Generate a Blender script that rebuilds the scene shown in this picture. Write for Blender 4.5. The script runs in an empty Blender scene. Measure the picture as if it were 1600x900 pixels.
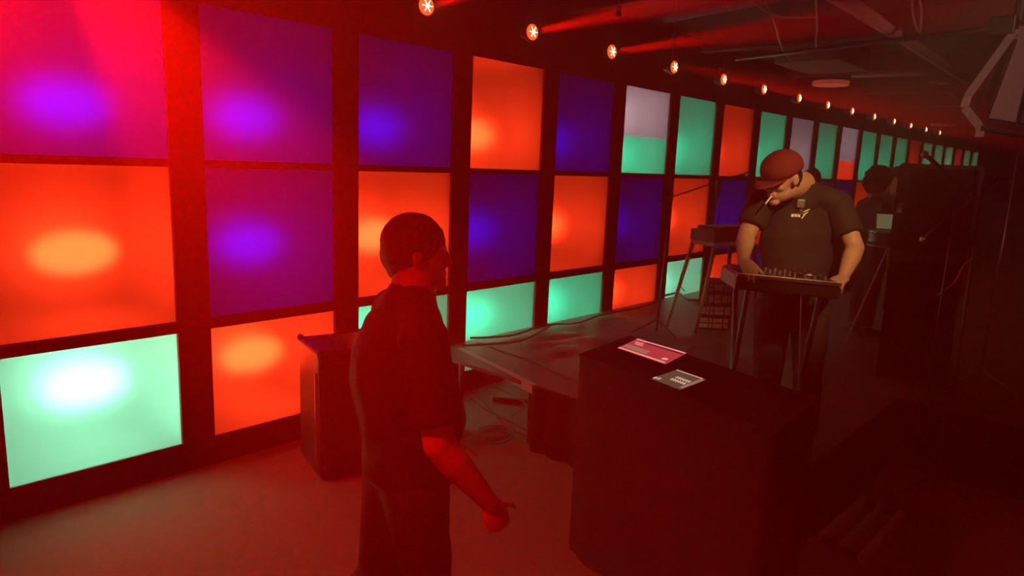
import bpy, bmesh, math, random
from mathutils import Vector, Matrix, Quaternion, noise
random.seed(7)
S = bpy.context.scene
COL = S.collection
V = Vector

# ------------------------------------------------------------------ camera
FPX = 1085.0
def _d(px, py): return V((px - 800, -(py - 450), -FPX))
_X = _d(1827, 296).normalized()
_Z = -_d(560, 6500).normalized()
_X = (_X - _Z * _X.dot(_Z)).normalized()
_Y = _Z.cross(_X)
RM = Matrix((_X, _Y, _Z))
EYE = V((0, 0, 1.95))
def ray(px, py): return RM @ _d(px, py)
def P(px, py, dep): return EYE + ray(px, py) * (dep / FPX)
def onz(px, py, z):
    r = ray(px, py); return EYE + r * ((z - EYE.z) / r.z)
cam = bpy.data.cameras.new('camera'); camo = bpy.data.objects.new('camera', cam); COL.objects.link(camo)
camo.matrix_world = Matrix.Translation(EYE) @ RM.to_4x4()
cam.lens = 36 * FPX / 1600; cam.clip_start = .05; cam.clip_end = 100
S.camera = camo

# ------------------------------------------------------------------ world, exposure, cycles
w = bpy.data.worlds.new('world'); S.world = w; w.use_nodes = True
w.node_tree.nodes['Background'].inputs[0].default_value = (0.01, 0.0005, 0.0005, 1)
w.node_tree.nodes['Background'].inputs[1].default_value = 0.2
S.view_settings.view_transform = 'Standard'; S.view_settings.look = 'None'
S.view_settings.gamma = 1; S.view_settings.use_curve_mapping = False
S.view_settings.exposure = 0.0
cy = S.cycles
cy.max_bounces = 7; cy.diffuse_bounces = 3; cy.glossy_bounces = 2; cy.transmission_bounces = 3
cy.volume_bounces = 0; cy.transparent_max_bounces = 4
cy.caustics_reflective = True; cy.caustics_refractive = True
cy.sample_clamp_indirect = 4.0
cy.use_light_tree = True
cy.blur_glossy = 1.0

# ------------------------------------------------------------------ helpers
def mat(name, col, rough=.7, metal=0, spec=.4, emis=None, es=0, bump=0, bscale=40, var=0.0, coat=0):
    m = bpy.data.materials.new(name); m.use_nodes = True
    nt = m.node_tree; b = nt.nodes['Principled BSDF']
    b.inputs['Base Color'].default_value = (*col, 1); b.inputs['Roughness'].default_value = rough
    b.inputs['Metallic'].default_value = metal; b.inputs['Specular IOR Level'].default_value = spec
    if coat: b.inputs['Coat Weight'].default_value = coat
    if emis:
        b.inputs['Emission Color'].default_value = (*emis, 1); b.inputs['Emission Strength'].default_value = es
    if bump or var:
        tc = nt.nodes.new('ShaderNodeTexCoord'); n = nt.nodes.new('ShaderNodeTexNoise')
        n.inputs['Scale'].default_value = bscale; n.inputs['Detail'].default_value = 4
        nt.links.new(tc.outputs['Object'], n.inputs['Vector'])
        if bump:
            bp = nt.nodes.new('ShaderNodeBump'); bp.inputs['Strength'].default_value = bump; bp.inputs['Distance'].default_value = .01
            nt.links.new(n.outputs['Fac'], bp.inputs['Height']); nt.links.new(bp.outputs['Normal'], b.inputs['Normal'])
        if var:
            mx = nt.nodes.new('ShaderNodeMix'); mx.data_type = 'RGBA'
            mx.inputs[6].default_value = (*[c * (1 - var) for c in col], 1)
            mx.inputs[7].default_value = (*[min(1, c * (1 + var)) for c in col], 1)
            nt.links.new(n.outputs['Fac'], mx.inputs[0]); nt.links.new(mx.outputs[2], b.inputs['Base Color'])
    return m
def emat(name, col, s):
    m = bpy.data.materials.new(name); m.use_nodes = True; nt = m.node_tree; nt.nodes.clear()
    o = nt.nodes.new('ShaderNodeOutputMaterial'); e = nt.nodes.new('ShaderNodeEmission')
    e.inputs[0].default_value = (*col, 1); e.inputs[1].default_value = s
    nt.links.new(e.outputs[0], o.inputs[0]); return m

def tag(o, label=None, cat=None, group=None, kind=None):
    if label: o['label'] = label
    if cat: o['category'] = cat
    if group: o['group'] = group
    if kind: o['kind'] = kind
    return o
def empty(name, loc, label=None, cat=None, group=None, rz=0, kind=None):
    o = bpy.data.objects.new(name, None); COL.objects.link(o); o.empty_display_size = .1
    o.location = loc; o.rotation_euler = (0, 0, rz); tag(o, label, cat, group, kind); return o
def link(name, me, m, parent=None, smooth=False):
    """parent given: the mesh is in world coordinates; it is moved into the parent's frame"""
    if m and not me.materials: me.materials.append(m)
    if smooth:
        for p in me.polygons: p.use_smooth = True
    o = bpy.data.objects.new(name, me); COL.objects.link(o)
    if parent is not None:
        o.parent = parent
        mw = Matrix.Identity(4); q = parent
        while q is not None:
            mw = (Matrix.Translation(q.location) @ q.rotation_euler.to_matrix().to_4x4()) @ mw; q = q.parent
        me.transform(mw.inverted())
    return o
def new_mesh(name, me_bm):
    me = bpy.data.meshes.new(name); me_bm.to_mesh(me); me_bm.free(); return me

class MB:
    def __init__(s): s.bm = bmesh.new()
    def box(s, a, b, bevel=0, M=None):
        r = bmesh.ops.create_cube(s.bm, size=1); vs = r['verts']
        c = [(a[i] + b[i]) / 2 for i in range(3)]; d = [abs(b[i] - a[i]) for i in range(3)]
        for v in vs: v.co = V((v.co.x * d[0] + c[0], v.co.y * d[1] + c[1], v.co.z * d[2] + c[2]))
        if bevel:
            es = list({e for v in vs for e in v.link_edges})
            r = bmesh.ops.bevel(s.bm, geom=es, offset=bevel, segments=2, affect='EDGES', profile=.5)
            vs = list({v for f in r['faces'] for v in f.verts} | {v for v in vs if v.is_valid})
        if M is not None:
            for v in vs: v.co = M @ v.co
        return s
    def hexa(s, p):  # 8 points: 4 bottom, 4 top
        v = [s.bm.verts.new(q) for q in p]
        for f in ((3, 2, 1, 0), (4, 5, 6, 7), (0, 1, 5, 4), (1, 2, 6, 5), (2, 3, 7, 6), (3, 0, 4, 7)):
            s.bm.faces.new([v[i] for i in f])
        return s
    def cyl(s, a, b, r, r2=None, n=16, caps=True):
        a = V(a); b = V(b); r2 = r if r2 is None else r2
        d = b - a; L = d.length
        q = V((0, 0, 1)).rotation_difference(d.normalized() if L > 1e-9 else V((0, 0, 1)))
        M = Matrix.Translation((a + b) / 2) @ q.to_matrix().to_4x4()
        bmesh.ops.create_cone(s.bm, cap_ends=caps, cap_tris=False, segments=n, radius1=r, radius2=r2, depth=L, matrix=M)
        return s
    def ell(s, c, r, M3=None, u=20, v=12):
        M = Matrix.Translation(V(c)) @ (M3.to_4x4() if M3 is not None else Matrix.Identity(4)) @ Matrix.Diagonal((*r, 1))
        bmesh.ops.create_uvsphere(s.bm, u_segments=u, v_segments=v, radius=1, matrix=M)
        return s
    def cap(s, a, ra, b, rb, n=16, ends=(1, 1)):
        s.cyl(a, b, ra, rb, n)
        if ends[0]: s.ell(a, (ra,) * 3, u=n, v=n // 2 + 2)
        if ends[1]: s.ell(b, (rb,) * 3, u=n, v=n // 2 + 2)
        return s
    def tube(s, pts, r, n=6):
        pts = [V(p) for p in pts]; rings = []
        prev = None
        for i, p in enumerate(pts):
            t = (pts[min(i + 1, len(pts) - 1)] - pts[max(i - 1, 0)]).normalized()
            if prev is None:
                prev = t.orthogonal().normalized()
            prev = (prev - t * prev.dot(t))
            prev = prev.normalized() if prev.length > 1e-6 else t.orthogonal().normalized()
            bt = t.cross(prev)
            rings.append([s.bm.verts.new(p + (prev * math.cos(k * 2 * math.pi / n) + bt * math.sin(k * 2 * math.pi / n)) * r) for k in range(n)])
        for a, b in zip(rings, rings[1:]):
            for k in range(n): s.bm.faces.new([a[k], a[(k + 1) % n], b[(k + 1) % n], b[k]])
        s.bm.faces.new(rings[0][::-1]); s.bm.faces.new(rings[-1])
        return s
    def build(s, name, m, parent=None, smooth=False):
        bmesh.ops.recalc_face_normals(s.bm, faces=s.bm.faces[:])
        return link(name, new_mesh(name, s.bm), m, parent, smooth)
    def remesh(s, name, m, parent=None, vox=.006, it=4, wrinkle=None):
        me = new_mesh('tmp', s.bm); o = bpy.data.objects.new('tmp', me); COL.objects.link(o)
        r = o.modifiers.new('r', 'REMESH'); r.mode = 'VOXEL'; r.voxel_size = vox
        k = o.modifiers.new('s', 'SMOOTH'); k.factor = .5; k.iterations = it
        dg = bpy.context.evaluated_depsgraph_get(); dg.update()
        nm = bpy.data.meshes.new_from_object(o.evaluated_get(dg)); nm.name = name
        bpy.data.objects.remove(o); bpy.data.meshes.remove(me)
        nm.materials.clear()
        if wrinkle:
            amp, fr = wrinkle
            ns = [v.normal.copy() for v in nm.vertices]
            for v, nn in zip(nm.vertices, ns):
                c = v.co
                q = V((c.x * fr, c.y * fr, c.z * fr * .55))
                h = 1 - abs(noise.noise(q)) * 2
                v.co = c + nn * amp * (h * .7 + .5 * noise.noise(q * 2.3))
        return link(name, nm, m, parent, True)

def smooth_path(pts, n=8):
    pts = [V(p) for p in pts]; out = []
    q = [pts[0]] + pts + [pts[-1]]
    for i in range(1, len(q) - 2):
        for k in range(n):
            t = k / n; a, b, c, d = q[i - 1], q[i], q[i + 1], q[i + 2]
            out.append(.5 * ((2 * b) + (c - a) * t + (2 * a - 5 * b + 4 * c - d) * t * t + (3 * b - a - 3 * c + d) * t ** 3))
    out.append(pts[-1]); return out
def spot(name, loc, to, power, col, deg, blend=.3, rad=.03, parent=None):
    l = bpy.data.lights.new(name, 'SPOT'); l.energy = power; l.color = col; l.spot_size = math.radians(deg)
    l.spot_blend = blend; l.shadow_soft_size = rad
    o = bpy.data.objects.new(name, l); COL.objects.link(o)
    loc = V(loc); q = (V(to) - loc).to_track_quat('-Z', 'Y')
    o.location = loc; o.rotation_euler = q.to_euler()
    if parent is not None:
        o.parent = parent; o.location = loc - parent.location
    return o

# ------------------------------------------------------------------ materials
M = {}
M['black_wall'] = mat('black painted board', (.035, .03, .03), .75, bump=.15, bscale=60, var=.25)
M['black'] = mat('black plastic', (.02, .02, .021), .45, bump=.08, bscale=200)
M['matte'] = mat('matte black cloth', (.018, .017, .017), .95, spec=.1, bump=.4, bscale=25, var=.3)
M['rubber'] = mat('rubber', (.02, .02, .02), .6)
M['metal'] = mat('brushed steel', (.55, .54, .53), .35, metal=1, bump=.05, bscale=150)
M['dmetal'] = mat('dark steel', (.08, .08, .085), .4, metal=.7)
M['alu'] = mat('aluminium deck edge', (.85, .85, .80), .5, metal=0, bump=.08, bscale=90, var=.15)
M['carpet'] = mat('speckled grey carpet', (.30, .25, .20), .97, spec=.05, bump=.8, bscale=170, var=.45)
M['deck'] = mat('worn black stage board', (.13, .115, .10), .5, spec=.4, bump=.3, bscale=9, var=.5)
M['ceil'] = mat('rough dark ceiling', (.10, .085, .08), .9, bump=.8, bscale=4, var=.5)
M['duct'] = mat('dusty galvanised duct', (.60, .52, .47), .6, metal=0, bump=.3, bscale=14, var=.35)
M['white_box'] = mat('grey box lining', (.08, .08, .08), .9)
M['skin'] = mat('skin', (.52, .30, .20), .5, spec=.4, bump=.1, bscale=120, var=.12)
M['shirt'] = mat('black cotton', (.028, .024, .024), .8, spec=.2, bump=.35, bscale=22, var=.25)
M['grey_shirt'] = mat('dark grey cotton', (.075, .065, .065), .85, spec=.2, bump=.3, bscale=20, var=.2)
M['jeans'] = mat('dark denim', (.045, .042, .048), .9, spec=.1, bump=.3, bscale=90, var=.3)
M['hair'] = mat('dark brown hair', (.02, .012, .009), .6, bump=.8, bscale=150)
M['cap'] = mat('red cotton cap', (.17, .02, .018), .85, bump=.2, bscale=150)
M['wood'] = mat('pale varnished wood', (.72, .50, .38), .5, bump=.1, bscale=30, var=.2)
M['redcover'] = mat('dark red vinyl cover', (.13, .02, .02), .5, bump=.1, bscale=80)
M['white'] = mat('white print', (.8, .8, .78), .7)
M['paper'] = mat('paper', (.7, .65, .6), .8)
M['tube'] = mat('white enamelled tube', (.85, .78, .75), .3)
M['ductbox'] = mat('dark painted duct', (.16, .14, .13), .7, bump=.2, bscale=14, var=.3)
M['gold'] = mat('warm plated pipe', (.45, .33, .22), .45, metal=.3)
M['pinkpanel'] = mat('faded pink front panel', (.8, .5, .5), .5, bump=.1, bscale=60, var=.3)
M['greyface'] = mat('grey equipment face', (.16, .15, .14), .5, var=.2, bscale=30)

# ------------------------------------------------------------------ the setting
XB, XE, YR, YW, ZC = -3.0, 27.0, -3.6, 4.16, 3.42
MB().box((XB, YR, -.1), (XE, YW + 1.2, 0)).build('floor', M['carpet'])['kind'] = 'structure'
MB().box((XB, YR, ZC), (XE, YW + 1.2, ZC + .1)).build('ceiling', M['ceil'])['kind'] = 'structure'
MB().box((XB, YR - .1, 0), (XE, YR, ZC)).build('wall_right', M['black_wall'])['kind'] = 'structure'
MB().box((XE, YR, 0), (XE + .1, YW + 1.2, ZC)).build('wall_far', M['black_wall'])['kind'] = 'structure'
MB().box((XB - .1, YR, 0), (XB, YW + 1.2, ZC)).build('wall_near', M['black_wall'])['kind'] = 'structure'

NCOL = 24
PX0, PITCH, PW = .715, 1.072, .875
ROWS = {'top': (1.90, 2.776), 'middle': (.95, 1.855), 'bottom': (.184, .88)}
NROW = {'top': 22, 'middle': 16, 'bottom': 9}
wl = MB()
wl.box((XB, YW, 2.776), (XE, YW + .06, ZC))
wl.box((XB, YW, 0), (XE, YW + .06, .184))
wl.box((XB, YW, .184), (PX0 - .19, YW + .06, 2.776))
for row, (z0, z1) in ROWS.items():
    x = PX0 + PITCH * NROW[row] - (PITCH - PW)
    wl.box((x, YW, z0), (XE, YW + .06, z1))
wl.box((XB, YW + 1.1, 0), (XE, YW + 1.15, ZC))
wall = wl.build('wall_left', M['black_wall']); wall['kind'] = 'structure'
for k in range(NROW['top'] + 1):
    x1 = PX0 + PITCH * k
    post = MB().box((x1 - (PITCH - PW), YW - .012, .184 if k <= NROW['bottom'] else (.95 if k <= NROW['middle'] else 1.9)), (x1, YW + .06, 2.776), bevel=.003).build('post', M['black_wall'], wall)
for k in range(NROW['middle']):
    x1 = PX0 + PITCH * k
    MB().box((x1, YW, 1.855), (x1 + PW, YW + .055, 1.90)).build('rail', M['black_wall'], wall)
    if k < NROW['bottom']:
        MB().box((x1, YW, .88), (x1 + PW, YW + .055, .95)).build('rail', M['black_wall'], wall)
for k in range(NROW['middle'], NROW['top']):
    pass

# ---- backlit panels: frosted sheet, white lined box, coloured lamp
def diffuser_mat(name, frost, rough, tint=(1, 1, 1)):
    m = bpy.data.materials.new(name); m.use_nodes = True; nt = m.node_tree; nt.nodes.clear()
    o = nt.nodes.new('ShaderNodeOutputMaterial')
    r = nt.nodes.new('ShaderNodeBsdfRefraction'); r.inputs['Color'].default_value = (*tint, 1)
    r.distribution = 'BECKMANN'; r.inputs['Roughness'].default_value = rough; r.inputs['IOR'].default_value = 1.4
    t = nt.nodes.new('ShaderNodeBsdfTranslucent'); t.inputs['Color'].default_value = (*[c * .9 for c in tint], 1)
    mx = nt.nodes.new('ShaderNodeMixShader'); mx.inputs[0].default_value = frost
    nt.links.new(r.outputs[0], mx.inputs[1]); nt.links.new(t.outputs[0], mx.inputs[2])
    nt.links.new(mx.outputs[0], o.inputs[0]); return m
DIF = {'blue': (.36, .56), 'orange': (.010, .38), 'green': (.22, .62), 'white': (.045, .52), 'pale': (.3, .7), 'red': (.2, .7), 'dim': (.3, .7)}
for c, (a_, b_) in DIF.items(): M['diffuser_' + c] = diffuser_mat('frosted sheet before the %s lamp' % c, a_, b_)
LC = {'blue': ((.012, .002, 1.0), 3.5), 'orange': ((1.0, .040, .008), 290), 'green': ((.02, 1.0, .50), 68),
      'white': ((.26, 1.0, .56), 430), 'pale': ((.9, .60, .66), 70), 'red': ((1.0, .05, .05), 70), 'dim': ((.25, .8, .4), 50)}
for c, (col, s) in LC.items(): M['lamp_' + c] = emat('coloured lamp ' + c, col, s)
GRID = {'top': ['blue', 'blue', 'blue', 'orange', 'blue', 'pale', 'green', 'orange', 'green', 'pale', 'green', 'pale', 'green', 'green', 'green', 'orange', 'dim', 'dim', 'dim', 'red', 'dim', 'dim'],
        'middle': ['orange', 'blue', 'orange', 'blue', 'orange', 'blue', 'orange', 'blue', 'orange', 'blue', 'blue', 'blue', 'orange', 'blue', 'orange', 'blue'],
        'bottom': ['white', 'orange', 'green', 'green', 'green', 'orange', 'white', 'orange', 'blue']}
LOOK = {'blue': 'blue glowing square wall panel', 'orange': 'orange glowing square wall panel', 'green': 'green glowing wall panel',
        'white': 'white and green glowing wall panel', 'pale': 'pale pinkish glowing wall panel', 'red': 'red glowing wall panel', 'dim': 'dim green glowing wall panel'}
ORD = ['first', 'second', 'third', 'fourth', 'fifth', 'sixth', 'seventh', 'eighth', 'ninth', 'tenth', 'eleventh', 'twelfth', 'thirteenth', 'fourteenth',
       'fifteenth', 'sixteenth', 'seventeenth', 'eighteenth', 'nineteenth', 'twentieth', 'twenty-first', 'twenty-second']
BULBZ = {'top': 2.19, 'middle': 1.33, 'bottom': .52}
BD = .50
SPLIT = {('top', 5): (2.28, 'green'), ('top', 11): (2.22, 'orange')}
hm = {}
for row, (z0, z1) in ROWS.items():
    d0 = MB().box((-PW / 2 - .004, .012, 0), (PW / 2 + .004, .016, z1 - z0)); hm[row, 'd'] = new_mesh('diffuser', d0.bm)
    for c_ in LC: hm[row, c_] = hm[row, 'd'].copy(); hm[row, c_].materials.append(M['diffuser_' + c_])
    b = bmesh.new(); bw, y0, y1, h = PW / 2 + .03, .03, .75, z1 - z0
    vs = [b.verts.new(q) for q in ((-bw, y0, -.02), (bw, y0, -.02), (bw, y1, -.02), (-bw, y1, -.02), (-bw, y0, h + .02), (bw, y0, h + .02), (bw, y1, h + .02), (-bw, y1, h + .02))]
    for f in ((0, 1, 2, 3), (7, 6, 5, 4), (1, 5, 6, 2), (2, 6, 7, 3), (3, 7, 4, 0)): b.faces.new([vs[i] for i in f])
    hm[row, 'h'] = new_mesh('housing', b)
    hm[row, 'h'].materials.append(M['white_box'])
for c in LC:
    b = bmesh.new(); bmesh.ops.create_icosphere(b, subdivisions=2, radius=.055, matrix=Matrix.Diagonal((4.2, 1.2, 2.3, 1))); hm[c] = new_mesh('bulb', b); hm[c].materials.append(M['lamp_' + c])
for row, (z0, z1) in ROWS.items():
    for k in range(NROW[row]):
        c = GRID[row][k]
        pl = 'in the %s row, %s column from the left' % (row, ORD[k])
        lk = {('top', 5): 'panel glowing pale above, green below,', ('top', 11): 'panel glowing pale above, orange below,'}.get((row, k), LOOK[c])
        t = empty('light_box', (PX0 + PITCH * k + PW / 2, YW, z0), lk + ' ' + pl, 'light panel', 'backlit wall panels')
        for nm, me in (('diffuser', hm[row, c]), ('housing', hm[row, 'h']), ('bulb', hm[c])):
            o = bpy.data.objects.new(nm, me); COL.objects.link(o); o.parent = t
            if nm == 'bulb': o.location = (.07, BD, BULBZ[row] - z0)
        if (row, k) in SPLIT:   # two lamps; an unseen divider is added to part their light
            zs, c2 = SPLIT[row, k]
            o.location.z = (zs + z1) / 2 - z0
            o = bpy.data.objects.new('bulb', hm[c2]); COL.objects.link(o); o.parent = t; o.location = (.07, BD, (zs + z0) / 2 - z0)
            MB().box((-PW / 2, .04, zs - z0 - .004), (PW / 2, .74, zs - z0 + .004)).build('light_divider', M['white_box']).parent = t

# ------------------------------------------------------------------ haze
hz = bpy.data.materials.new('stage haze'); hz.use_nodes = True; nt = hz.node_tree; nt.nodes.clear()
o_ = nt.nodes.new('ShaderNodeOutputMaterial'); vs_ = nt.nodes.new('ShaderNodeVolumeScatter')
vs_.inputs['Color'].default_value = (1, 1, 1, 1); vs_.inputs['Density'].default_value = .08; vs_.inputs['Anisotropy'].default_value = .5
nt.links.new(vs_.outputs[0], o_.inputs['Volume'])
hzo = MB().box((XB + .05, YR + .05, .002), (XE - .05, YW - .02, ZC - .005)).build('stage_haze', hz)
tag(hzo, 'thin stage haze hanging in the dark room, lit red by lamps', 'haze', kind='stuff')

# ------------------------------------------------------------------ pinspots
LAMPY, LAMPZ = 3.78, 2.955
M['lens_glow'] = emat('glowing amber lens', (1.0, .13, .02), 1.5)
M['filament'] = emat('hot filament', (1.0, .75, .4), 14)
lampx = [3.13, 4.19, 5.25, 6.32, 7.38, 8.44, 9.55, 10.62, 11.68, 12.80, 13.95, 15.05, 16.2, 17.35]
aims = [(.05, -1, .07), (0, -1, .06), (0, -1, .04)] + [(1, -.3, -.015)] * 11
def pinspot(x, aim, label, power, deg=8):
    base = V((x, LAMPY, LAMPZ))
    t = empty('pinspot_lamp', base, label, 'stage light', 'row of amber pinspots under the ceiling')
    f = V((-.12, -1, -.02)).normalized() if x < 9 else V((-.05, -1, 0)).normalized()
    s = 1.0
    b = MB(); b.cyl(base + f * -.10, base + f * -.02, .035, .066, 20).cyl(base + f * -.02, base + f * .012, .068, .068, 20)
    b.build('lamp_body', M['dmetal'], t, True)
    b = MB().ell(base + f * .012, (.060, .060, .012), (f.to_track_quat('Z', 'Y')).to_matrix(), 20, 8); b.build('lens', M['lens_glow'], t, True)
    b = MB(); b.ell(base + f * .026, (.014,) * 3, None, 10, 6)
    sd = f.cross(V((0, 0, 1))).normalized()
    for q in (0, 60, 120):
        dd = sd * math.cos(math.radians(q)) + V((0, 0, 1)) * math.sin(math.radians(q))
        b.cyl(base + f * .025 - dd * .04, base + f * .025 + dd * .04, .0022, n=5)
    b.build('filament', M['filament'], t)
    b = MB()
    for sg in (-1, 1): b.cyl(base + sd * .072 * sg, base + sd * .072 * sg + V((0, 0, .11)), .005, n=6)
    b.cyl(base + sd * -.077 + V((0, 0, .11)), base + sd * .077 + V((0, 0, .11)), .006, n=6)
    b.cyl(base + V((0, 0, .11)), (x, LAMPY, ZC - .005), .006, n=6)
    b.build('hanger', M['dmetal'], t)
    a = V(aim).normalized()
    spot('beam_light', base + f * .045, base + f * .045 + a, power, (1.0, .004, .0005), deg, .25, .025, t)
    return t
wh = ['nearest the camera at the top edge', 'second from the near end, above the fourth column', 'third from the near end of the row', 'beside the thin hanging wire', 'fifth from the near end of the row', 'sixth from the near end of the row',
      'seventh from the near end of the row', 'eighth from the near end of the row', 'ninth from the near end of the row', 'tenth from the near end of the row', 'eleventh from the near end of the row', 'third from the far end of the row', 'second from the far end of the row', 'last at the far end of the row']
for i, x in enumerate(lampx):
    pinspot(x, aims[i], 'small round amber pinspot ' + wh[i], 3400 if i < 3 else (5200 if i < 7 else 1500))
# the same row goes on out of the frame towards and past the camera
for i, (x, aim) in enumerate([(2.06, (-.2, -1, -.10)), (.98, (-.1, -1, -.5)), (-.10, (.2, -1, -.35))]):
    pinspot(x, aim, 'small round amber pinspot out of frame above the camera side, number %s back' % ['one', 'two', 'three'][i], 1500, 12)
# unseen lamps out of the frame; the red washes are added to flood the haze
def wash(loc, to, power, deg, label, col=(1, .0012, .0003)):
    loc = V(loc); t = empty('unseen_light', loc, label, 'stage light'); f = (V(to) - loc).normalized()
    MB().cyl(loc - f * .28, loc - f * .02, .09, .11, 20).build('lamp_body', M['dmetal'], t, True)
    MB().cyl(loc, V((loc.x, loc.y, ZC - .005)), .012, n=8).build('hanger', M['dmetal'], t)
    spot('wash', loc + f * .02, to, power, col, deg, .9, .08, t); return t
wash((.55, 3.6, 3.05), (-.5, .75, 1.6), 260, 74, 'unseen wash light added to redden the haze, above the first panel column')
wash((-.2, 1.6, 3.0), (1.55, .3, .3), 330, 70, 'unseen wash light added to lift the haze, left of the camera')  # added to brighten the haze in the middle of the view
wash((-1.2, -1.2, 3.1), (3.5, 1.0, .6), 40, 80, 'unseen dim red wash light behind the camera', (1, .02, .015))  # unseen dim red wash from the camera side
wash((2.2, -.2, 3.2), (3.72, 1.42, 1.62), 330, 26, 'black key light out of frame, right above the desk', (1, .55, .20))
wash((.2, 3.7, 3.2), (1.7, 2.75, 0), 420, 60, 'unseen wash light added to redden the floor, over the near wall end')  # added red light on the carpet near the wall
wash((.4, -1.6, 3.1), (3.75, .7, 2.5), 420, 20, 'unseen light added for the hanging speaker, behind the camera on the right', (1, .42, .33))  # added narrow light that brings out the speaker yoke
wash((5.0, -1.5, 2.3), (8.5, 1.2, 3.4), 120, 95, 'unseen light added at the right to brighten the ceiling', (1, .36, .30))  # added upward fill for the pipes and ceiling

# ------------------------------------------------------------------ stage
SZ, SX0, SY0 = .46, 3.46, 1.15
st = empty('stage', (SX0, SY0, 0), 'low black stage platform with a bare metal front edge by the wall', 'stage')
MB().box((SX0 + .02, SY0, SZ - .03), (5.2, 4.14, SZ), bevel=.004).build('deck_top', M['deck'], st)
MB().box((5.204, .3, SZ - .03), (9.6, 4.14, SZ), bevel=.004).build('deck_top', M['deck'], st)
n0 = V((3.70, 4.0, 0)); n1 = V((3.45, 2.97, 0))
b = MB(); dirn = (n1 - n0).normalized(); nn = V((-dirn.y, dirn.x, 0)) * .05
def bar(b, p, q, off, z0, z1):
    b.hexa([p + V((0, 0, z0)), q + V((0, 0, z0)), q + off + V((0, 0, z0)), p + off + V((0, 0, z0)), p + V((0, 0, z1)), q + V((0, 0, z1)), q + off + V((0, 0, z1)), p + off + V((0, 0, z1))])
bar(b, n0, n1, -nn if nn.x < 0 else nn, SZ - .055, SZ + .003)
b.build('edge_beam', M['alu'], st)
for y, x in ((3.05, 3.50), (4.05, 3.76)):
    MB().cyl((x + .04, y, 0), (x + .04, y, SZ - .03), .022, n=10).build('deck_leg', M['dmetal'], st)
# skirt, pleated
b = bmesh.new(); ring = []
path = [(3.45, 2.97), (3.44, 2.2), (3.44, 1.14), (3.9, 1.13), (5.19, 1.13), (5.19, .29), (7.5, .29), (9.6, .29)]
pts = []
for (x0, y0), (x1, y1) in zip(path, path[1:]):
    L = math.hypot(x1 - x0, y1 - y0); n = max(2, int(L / .025))
    for i in range(n):
        t_ = i / n; pts.append((x0 + (x1 - x0) * t_, y0 + (y1 - y0) * t_, (y1 - y0) / L, -(x1 - x0) / L))
prev = None
for i, (x, y, nx, ny) in enumerate(pts):
    a = .012 * math.sin(i * .9) + .006 * math.sin(i * .37)
    v1 = b.verts.new((x + nx * a * .4, y + ny * a * .4, SZ - .002)); v0 = b.verts.new((x + nx * a * 1.4, y + ny * a * 1.4, .004))
    if prev: b.faces.new((prev[0], v0, v1, prev[1]))
    prev = (v0, v1)
link('skirt', new_mesh('skirt', b), M['matte'], st, True)
# rumpled black cloth thrown on the deck along the wall
def cloth(name, pts4, z, amp, label, cat, m, seed=0, n=40, kind=None, under=.004):
    b = bmesh.new(); a0, a1, a2, a3 = [V((p[0], p[1])) for p in pts4]; g = []
    for i in range(n + 1):
        r = []
        for j in range(n + 1):
            u, v = i / n, j / n
            p = a0 * (1 - u) * (1 - v) + a1 * u * (1 - v) + a2 * u * v + a3 * (1 - u) * v
            e = min(u, 1 - u, v, 1 - v)
            h = abs(noise.noise(V((p.x * 2.2 + seed, p.y * 5, seed)))) + .4 * abs(noise.noise(V((p.x * 7, p.y * 9 + seed, 2))))
            wob = noise.noise(V((p.x * 3, p.y * 3, 5 + seed))) * .06
            r.append(b.verts.new((p.x + wob, p.y + wob * .6 * (0 if v > .97 else 1), z + under + amp * h * min(1, e * 8))))
        g.append(r)
    for i in range(n):
        for j in range(n): b.faces.new((g[i][j], g[i + 1][j], g[i + 1][j + 1], g[i][j + 1]))
    o = link(name, new_mesh(name, b), m, None, True); o.modifiers.new('s', 'SOLIDIFY').thickness = -.003
    tag(o, label, cat); return o
cloth('stage_cloth', [(3.56, 1.25), (5.6, 1.7), (5.9, 4.0), (3.95, 4.05)], SZ, .05, 'rumpled black cloth spread over the near end of the stage', 'cloth', M['deck'], 3, 60)

# ------------------------------------------------------------------ desk
A, B, C, D = V((2.66, 1.98, 0)), V((3.18, 2.04, 0)), V((2.90, .94, 0)), V((2.38, .90, 0))
dk = empty('black_desk', (2.78, 1.47, 0), 'tall black cloth-covered equipment desk in front of the stage', 'desk')
def quadbox(b, ps, z0, z1, grow=0):
    c = sum(ps, V()) / 4
    q = [p + (p - c).normalized() * grow for p in ps]
    b.hexa([p + V((0, 0, z0)) for p in q] + [p + V((0, 0, z1)) for p in q])
b = MB(); quadbox(b, [A, B, C, D], .985, 1.035); bmesh.ops.bevel(b.bm, geom=b.bm.edges[:], offset=.006, segments=2, affect='EDGES'); b.build('desk_top', M['matte'], dk)
b = bmesh.new(); ps = [A, B, C, D]; prev = None; first = None; N = 44
for i in range(4):
    p, q = ps[i], ps[(i + 1) % 4]; nrm = (q - p).normalized(); nrm = V((-nrm.y, nrm.x, 0))
    if nrm.dot(p - V((2.78, 1.47, 0))) < 0: nrm = -nrm
    for k in range(N):
        base = p.lerp(q, k / N); ph = k * .55 + i * 2; e = min(1, k / 3, (N - k) / 3)
        vs2 = []
        for z in (1.042, .98, .6, .25, .006):
            am = (1.04 - z) * .012 * e
            vs2.append(b.verts.new(base + nrm * (.008 + am * (1 + math.sin(ph + z)) * .9) + V((0, 0, z))))
        if prev:
            for a_, b_ in zip(range(4), range(1, 5)): b.faces.new((prev[a_], vs2[a_], vs2[b_], prev[b_]))
        prev = vs2; first = first or vs2
for a_, b_ in zip(range(4), range(1, 5)): b.faces.new((prev[a_], first[a_], first[b_], prev[b_]))
link('drape', new_mesh('drape', b), M['matte'], dk, True)
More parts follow.
